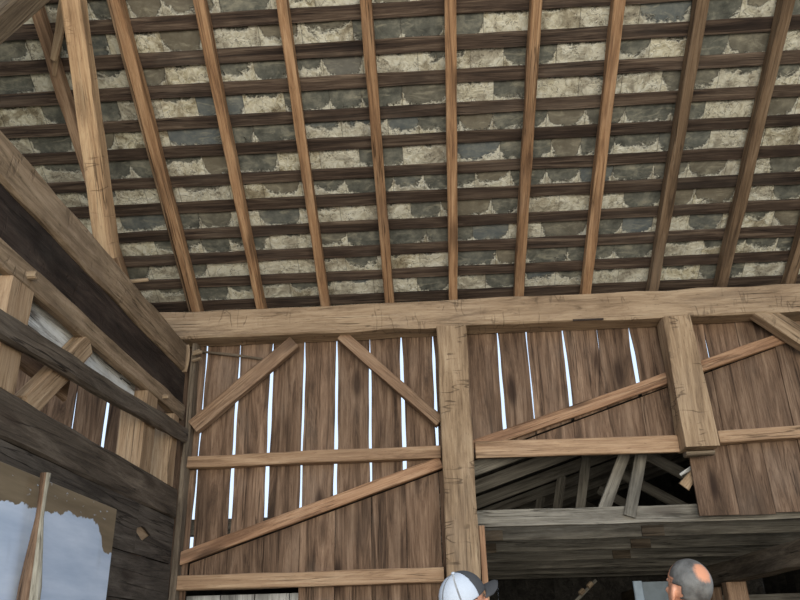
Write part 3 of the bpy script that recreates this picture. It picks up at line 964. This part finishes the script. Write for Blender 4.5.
def person(loc, heading, headc, tilt, label, shirt, build_head, H):
    """heading: radians about z, local +Y is forward. headc: head centre in local coords."""
    root = empty('person', loc, label, 'person')
    root.rotation_euler = (0, 0, heading)
    mw = Matrix.Translation(loc) @ Matrix.Rotation(heading, 4, 'Z')
    WM[root] = mw
    HM = Matrix.Translation(headc) @ Matrix.Rotation(tilt, 4, 'X')
    sh = headc.z - .245          # shoulder height
    hip = H * .51
    bm = bmesh.new()
    # trunk
    capsule(bm, (-.06, .0, hip), (-.07, -.01, sh - .08), .115, .12)
    capsule(bm, (.06, .0, hip), (.07, -.01, sh - .08), .115, .12)
    capsule(bm, (0, .0, hip - .02), (0, .01, sh - .1), .12, .12)
    capsule(bm, (-.17, -.015, sh - .02), (.17, -.015, sh - .02), .062, .062)
    capsule(bm, (-.06, -.02, sh + .01), (.06, -.02, sh + .01), .066, .066)
    capsule(bm, (0, -.02, sh), HM @ V((0, -.025, -.07)), .062, .056)
    arms = {}
    for s in (-1, 1):
        a, e = V((s * .195, -.015, sh - .03)), V((s * .235, -.04, sh - .33))
        w = V((s * .235, .06, sh - .575))
        capsule(bm, a, e, .05, .042)
        capsule(bm, e, w, .041, .029)
        d = (w - e).normalized()
        # palm and five bent fingers
        capsule(bm, w, w + d * .085, .026, .024)
        capsule(bm, w + V((0, -.015, 0)), w + d * .085 + V((0, -.024, 0)), .021, .018)
        capsule(bm, w + V((0, .015, 0)), w + d * .085 + V((0, .024, 0)), .021, .018)
        for j, ln in enumerate((.072, .082, .076, .06)):
            k0 = w + d * .095 + V((0, .031 - .0207 * j, 0))
            k1 = k0 + (d + V((-s * .25, 0, 0))).normalized() * ln * .55
            k2 = k1 + (d + V((-s * .9, 0, 0))).normalized() * ln * .45
            capsule(bm, k0, k1, .0095, .0088, 8)
            capsule(bm, k1, k2, .0088, .0075, 8)
        t0 = w + d * .02 + V((0, .02, 0))
        t1 = t0 + (d * .7 + V((-s * .2, .75, 0))).normalized() * .045
        t2 = t1 + (d + V((-s * .3, .2, 0))).normalized() * .035
        capsule(bm, t0, t1, .013, .0105, 8)
        capsule(bm, t1, t2, .0105, .009, 8)
        arms[s] = (a, e, w)
    legs = {}
    for s in (-1, 1):
        h, k, an = V((s * .09, 0, hip - .02)), V((s * .105, .02, H * .275)), V((s * .115, -.01, .085))
        capsule(bm, h, k, .092, .058)
        capsule(bm, k, an, .057, .04)
        capsule(bm, an + V((0, -.02, -.035)), an + V((0, .15, -.05)), .038, .03)
        legs[s] = (h, k, an)
    # head: skull, jaw, face
    hb = bmesh.new()
    ellip(hb, (0, -.012, .025), (.077, .098, .092))
    ellip(hb, (0, .012, -.035), (.064, .078, .078))
    ellip(hb, (0, .05, -.085), (.038, .034, .032))
    ellip(hb, (0, .075, .018), (.05, .022, .014))            # brow
    capsule(hb, (0, .088, .005), (0, .106, -.03), .010, .015)   # nose
    ellip(hb, (0, .092, -.062), (.026, .010, .006))          # lips
    ellip(hb, (0, .090, -.072), (.022, .010, .006))
    for s in (-1, 1):
        ellip(hb, (s * .03, .074, -.022), (.022, .016, .016))  # cheeks
        ellip(hb, (s * .079, -.012, -.015), (.010, .022, .034), Matrix.Rotation(s * .35, 3, 'Z'))  # ears
    for v in hb.verts:
        v.co = HM @ v.co
    tmp = bpy.data.meshes.new('t')
    hb.to_mesh(tmp)
    hb.free()
    bm.from_mesh(tmp)
    bpy.data.meshes.remove(tmp)
    bmesh.ops.recalc_face_normals(bm, faces=bm.faces)
    body = remeshed('body', bm, M['skin'], root, .0055, 4, mw)
    # eyes
    for s in (-1, 1):
        eb = bmesh.new()
        ellip(eb, HM @ V((s * .031, .070, -.002)), (.0125, .0125, .0125), None, 12)
        link('eye', eb, M['eye'], root, mw, True)
    # clothes: shells over the body, ending at neckline, cuffs and hems
    cb = bmesh.new()
    g = .014
    capsule(cb, (-.06, .0, hip + .02), (-.07, -.01, sh - .08), .115 + g, .12 + g)
    capsule(cb, (.06, .0, hip + .02), (.07, -.01, sh - .08), .115 + g, .12 + g)
    capsule(cb, (0, .0, hip), (0, .01, sh - .1), .12 + g, .12 + g)
    capsule(cb, (-.17, -.015, sh - .02), (.17, -.015, sh - .02), .062 + g, .062 + g)
    capsule(cb, (-.05, -.02, sh + .0), (.05, -.02, sh + .0), .066 + g, .066 + g)
    for s in (-1, 1):
        a, e, w = arms[s]
        capsule(cb, a, a + (e - a) * .7, .05 + g, .046 + g)
    remeshed('shirt', cb, shirt, root, .012, 5, mw)
    cb = bmesh.new()
    capsule(cb, (-.06, .0, hip - .01), (.06, 0, hip - .01), .118 + g, .118 + g)
    for s in (-1, 1):
        h, k, an = legs[s]
        capsule(cb, h, k, .092 + g, .062 + g)
        capsule(cb, k, an + V((0, 0, .03)), .062 + g, .05 + g)
    remeshed('trousers', cb, M['jeans'], root, .012, 5, mw)
    for s in (-1, 1):
        cb = bmesh.new()
        an = legs[s][2]
        capsule(cb, an + V((0, -.02, -.03)), an + V((0, .17, -.042)), .052, .043)
        capsule(cb, an + V((0, -.015, .06)), an + V((0, -.015, -.02)), .055, .055)
        for v in cb.verts:
            v.co.z = max(v.co.z, .0)
        remeshed('boot', cb, M['shoe'], root, .01, 3, mw)
    build_head(root, mw @ HM)
    return root


def shell(name, parent, mw, mat, c, r, test, th=.006, seg=144, lift=None):
    """A cap of an ellipsoid with thickness, keeping only faces where test(unit dir) is true."""
    bm = bmesh.new()
    bmesh.ops.create_uvsphere(bm, u_segments=seg, v_segments=seg // 2, radius=1)
    kill = [f for f in bm.faces if not test(f.calc_center_median().normalized())]
    bmesh.ops.delete(bm, geom=kill, context='FACES')
    for v in bm.verts:
        d = v.co.normalized()
        k = 1 + (lift(d) if lift else 0)
        v.co = V((d.x * r[0] * k + c[0], d.y * r[1] * k + c[1], d.z * r[2] * k + c[2]))
    bmesh.ops.recalc_face_normals(bm, faces=bm.faces)
    bmesh.ops.solidify(bm, geom=bm.faces[:], thickness=th)
    return link(name, bm, mat, parent, mw, True)


def cap_head(root, mw):
    # short hair at nape and sides
    shell('hair', root, mw, M['hairdark'], (0, -.014, .022), (.080, .101, .095),
          lambda d: d.z < .25 and d.z > -.75 and d.y < .15 + .3 * d.z and not (abs(d.x) > .8 and d.z < -.1), .004)
    cap = bpy.data.objects.new('cap', None)
    COL.objects.link(cap)
    place(cap, mw, root)
    cc, cr = (0, -.010, .038), (.091, .112, .100)

    def hole(d):      # half-moon opening over the strap at the back
        return d.y < 0 and (d.x / .42) ** 2 + ((d.z + .12) / .42) ** 2 < 1
    shell('mesh_panels', cap, mw, M['capmesh'], cc, cr, lambda d: d.z > -.14 and d.y < .12 and not hole(d), .004)
    shell('front_panel', cap, mw, M['capfront'], cc, (cr[0] * 1.008, cr[1] * 1.008, cr[2] * 1.02), lambda d: d.z > -.14 and d.y >= .12, .004)
    shell('strap', cap, mw, M['capmesh'], cc, (cr[0] * 1.01, cr[1] * 1.01, cr[2]), lambda d: -.16 < d.z < 0.0 and d.y < -.6, .003)
    # seams
    for ang in (PI * 1.5, PI * 1.22, PI * 1.78):
        bm = bmesh.new()
        prev = None
        for i in range(16):
            e = .35 + (PI / 2 - .35) * i / 15 if ang == PI * 1.5 else -.1 + (PI / 2 + .1) * i / 15
            ring = []
            for w in (-.045, .045):
                a = ang + w / max(.12, math.cos(e)) * .9
                d = V((math.cos(a) * math.cos(e), math.sin(a) * math.cos(e), math.sin(e)))
                ring.append(bm.verts.new((d.x * cr[0] * 1.008 + cc[0], d.y * cr[1] * 1.008 + cc[1], d.z * cr[2] * 1.008 + cc[2])))
            if prev:
                bm.faces.new((prev[0], prev[1], ring[1], ring[0]))
            prev = ring
        bmesh.ops.solidify(bm, geom=bm.faces[:], thickness=.002)
        link('seam', bm, M['capseam'], cap, mw, True)
    bm = bmesh.new()
    ellip(bm, (0, -.010, .14), (.009, .009, .006), None, 12)
    link('button', bm, M['capmesh'], cap, mw, True)
    # curved bill
    bm = bmesh.new()
    rows = []
    for i in range(9):
        t = i / 8
        row = []
        for j in range(17):
            u_ = -1 + 2 * j / 16
            x = u_ * .082 * (1 - .12 * t * t)
            y0 = -.010 + .112 * math.sqrt(max(0, 1 - (u_ * .9) ** 2)) * .985
            y = y0 + t * .098 * (1 - .25 * u_ * u_) * (1 if abs(u_) < .99 else .8)
            z = .026 - .026 * u_ * u_ - .014 * t
            row.append(bm.verts.new((x, y, z)))
        rows.append(row)
    for a, b in zip(rows[:-1], rows[1:]):
        for j in range(16):
            bm.faces.new((a[j], a[j + 1], b[j + 1], b[j]))
    bmesh.ops.recalc_face_normals(bm, faces=bm.faces)
    bmesh.ops.solidify(bm, geom=bm.faces[:], thickness=.004)
    link('bill', bm, M['capfront'], cap, mw, True)


def sstep(x, a, b):
    t = min(1, max(0, (x - a) / (b - a)))
    return t * t * (3 - 2 * t)


def bald_head(root, mw):
    """Cropped hair as a thin scalp shell; how thick the hair grows is a vertex value that thins towards the bald crown."""
    bald = V((.06, -.75, .65)).normalized()

    def density(d):
        n = .06 * mnoise.noise(d * 6)
        k = 1 - sstep(d.dot(bald) + n * .6, .84, .985)
        k *= 1 - sstep(d.y - .25 * max(0, d.z) + n, .22, .5)
        k *= 1 - sstep(d.y + .45 * d.z + n, .02, .18) * (1 if d.z < .2 else 0)
        return k

    def test(d):
        return d.z > -.55 and d.y < .62 and not (d.z < .12 and d.y > .2 - .45 * d.z) and not (abs(d.x) > .8 and d.z < .02 and d.y > -.45)
    o = shell('hair', root, mw, M['crop'], (0, -.012, .025), (.0795, .1005, .0945), test, .003, seg=96)
    at = o.data.attributes.new('rnd', 'FLOAT', 'POINT')
    for i, v in enumerate(o.data.vertices):
        d = V((v.co.x / .08, (v.co.y + .012) / .1, (v.co.z - .025) / .095)).normalized()
        at.data[i].value = density(d)


def place_person(px, py, depth, heading, tilt, label, shirt, fn):
    hc = EYE + ray(px, py) * depth
    Hh = hc.z + .12
    return person(V((hc.x, hc.y, 0)), heading, V((0, 0, hc.z)), tilt, label, shirt, fn, Hh)


place_person(467, 603, 3.4, math.radians(-50), math.radians(27), 'person in a white mesh-backed cap with dark bill, looking up to the right', M['shirt_g'], cap_head)
place_person(688, 589, 3.15, math.radians(19), math.radians(18), 'balding person with short grey hair standing at right, looking up and left', M['shirt_b'], bald_head)

# ------------------------------------------------------------------ light
w = bpy.data.worlds.new('sky')
S.world = w
w.use_nodes = True
nt = w.node_tree
bg = nt.nodes['Background']
tc = nt.nodes.new('ShaderNodeTexCoord')
sx = nt.nodes.new('ShaderNodeSeparateXYZ')
nt.links.new(tc.outputs['Generated'], sx.inputs[0])
rp_ = nt.nodes.new('ShaderNodeValToRGB')
mr = nt.nodes.new('ShaderNodeMapRange')
mr.inputs[1].default_value = -1
mr.inputs[2].default_value = 1
nt.links.new(sx.outputs[2], mr.inputs[0])
nt.links.new(mr.outputs[0], rp_.inputs[0])
el = rp_.color_ramp.elements
el[0].position = .49
el[0].color = (.16, .17, .12, 1)
el[1].position = .52
el[1].color = (.68, .81, 1, 1)
e = el.new(1.0)
e.color = (.55, .74, 1, 1)
nt.links.new(rp_.outputs[0], bg.inputs[0])
bg.inputs[1].default_value = 1.15


def area(name, loc, target, sx_, sy_, power, col):
    l = bpy.data.lights.new(name, 'AREA')
    l.shape = 'RECTANGLE'
    l.size, l.size_y = sx_, sy_
    l.energy = power
    l.color = col
    o = bpy.data.objects.new(name, l)
    COL.objects.link(o)
    o.location = loc
    o.rotation_euler = (V(target) - V(loc)).to_track_quat('-Z', 'Y').to_euler()


area('door_daylight', (.8, -5.2, 2.0), (0, 6, 3.6), 9, 3.8, 1000, (1, .955, .85))

S.view_settings.view_transform = 'Standard'
S.view_settings.look = 'None'
S.view_settings.gamma = 1
S.view_settings.use_curve_mapping = False
S.view_settings.exposure = 0.2
S.cycles.max_bounces = 8
S.cycles.diffuse_bounces = 5
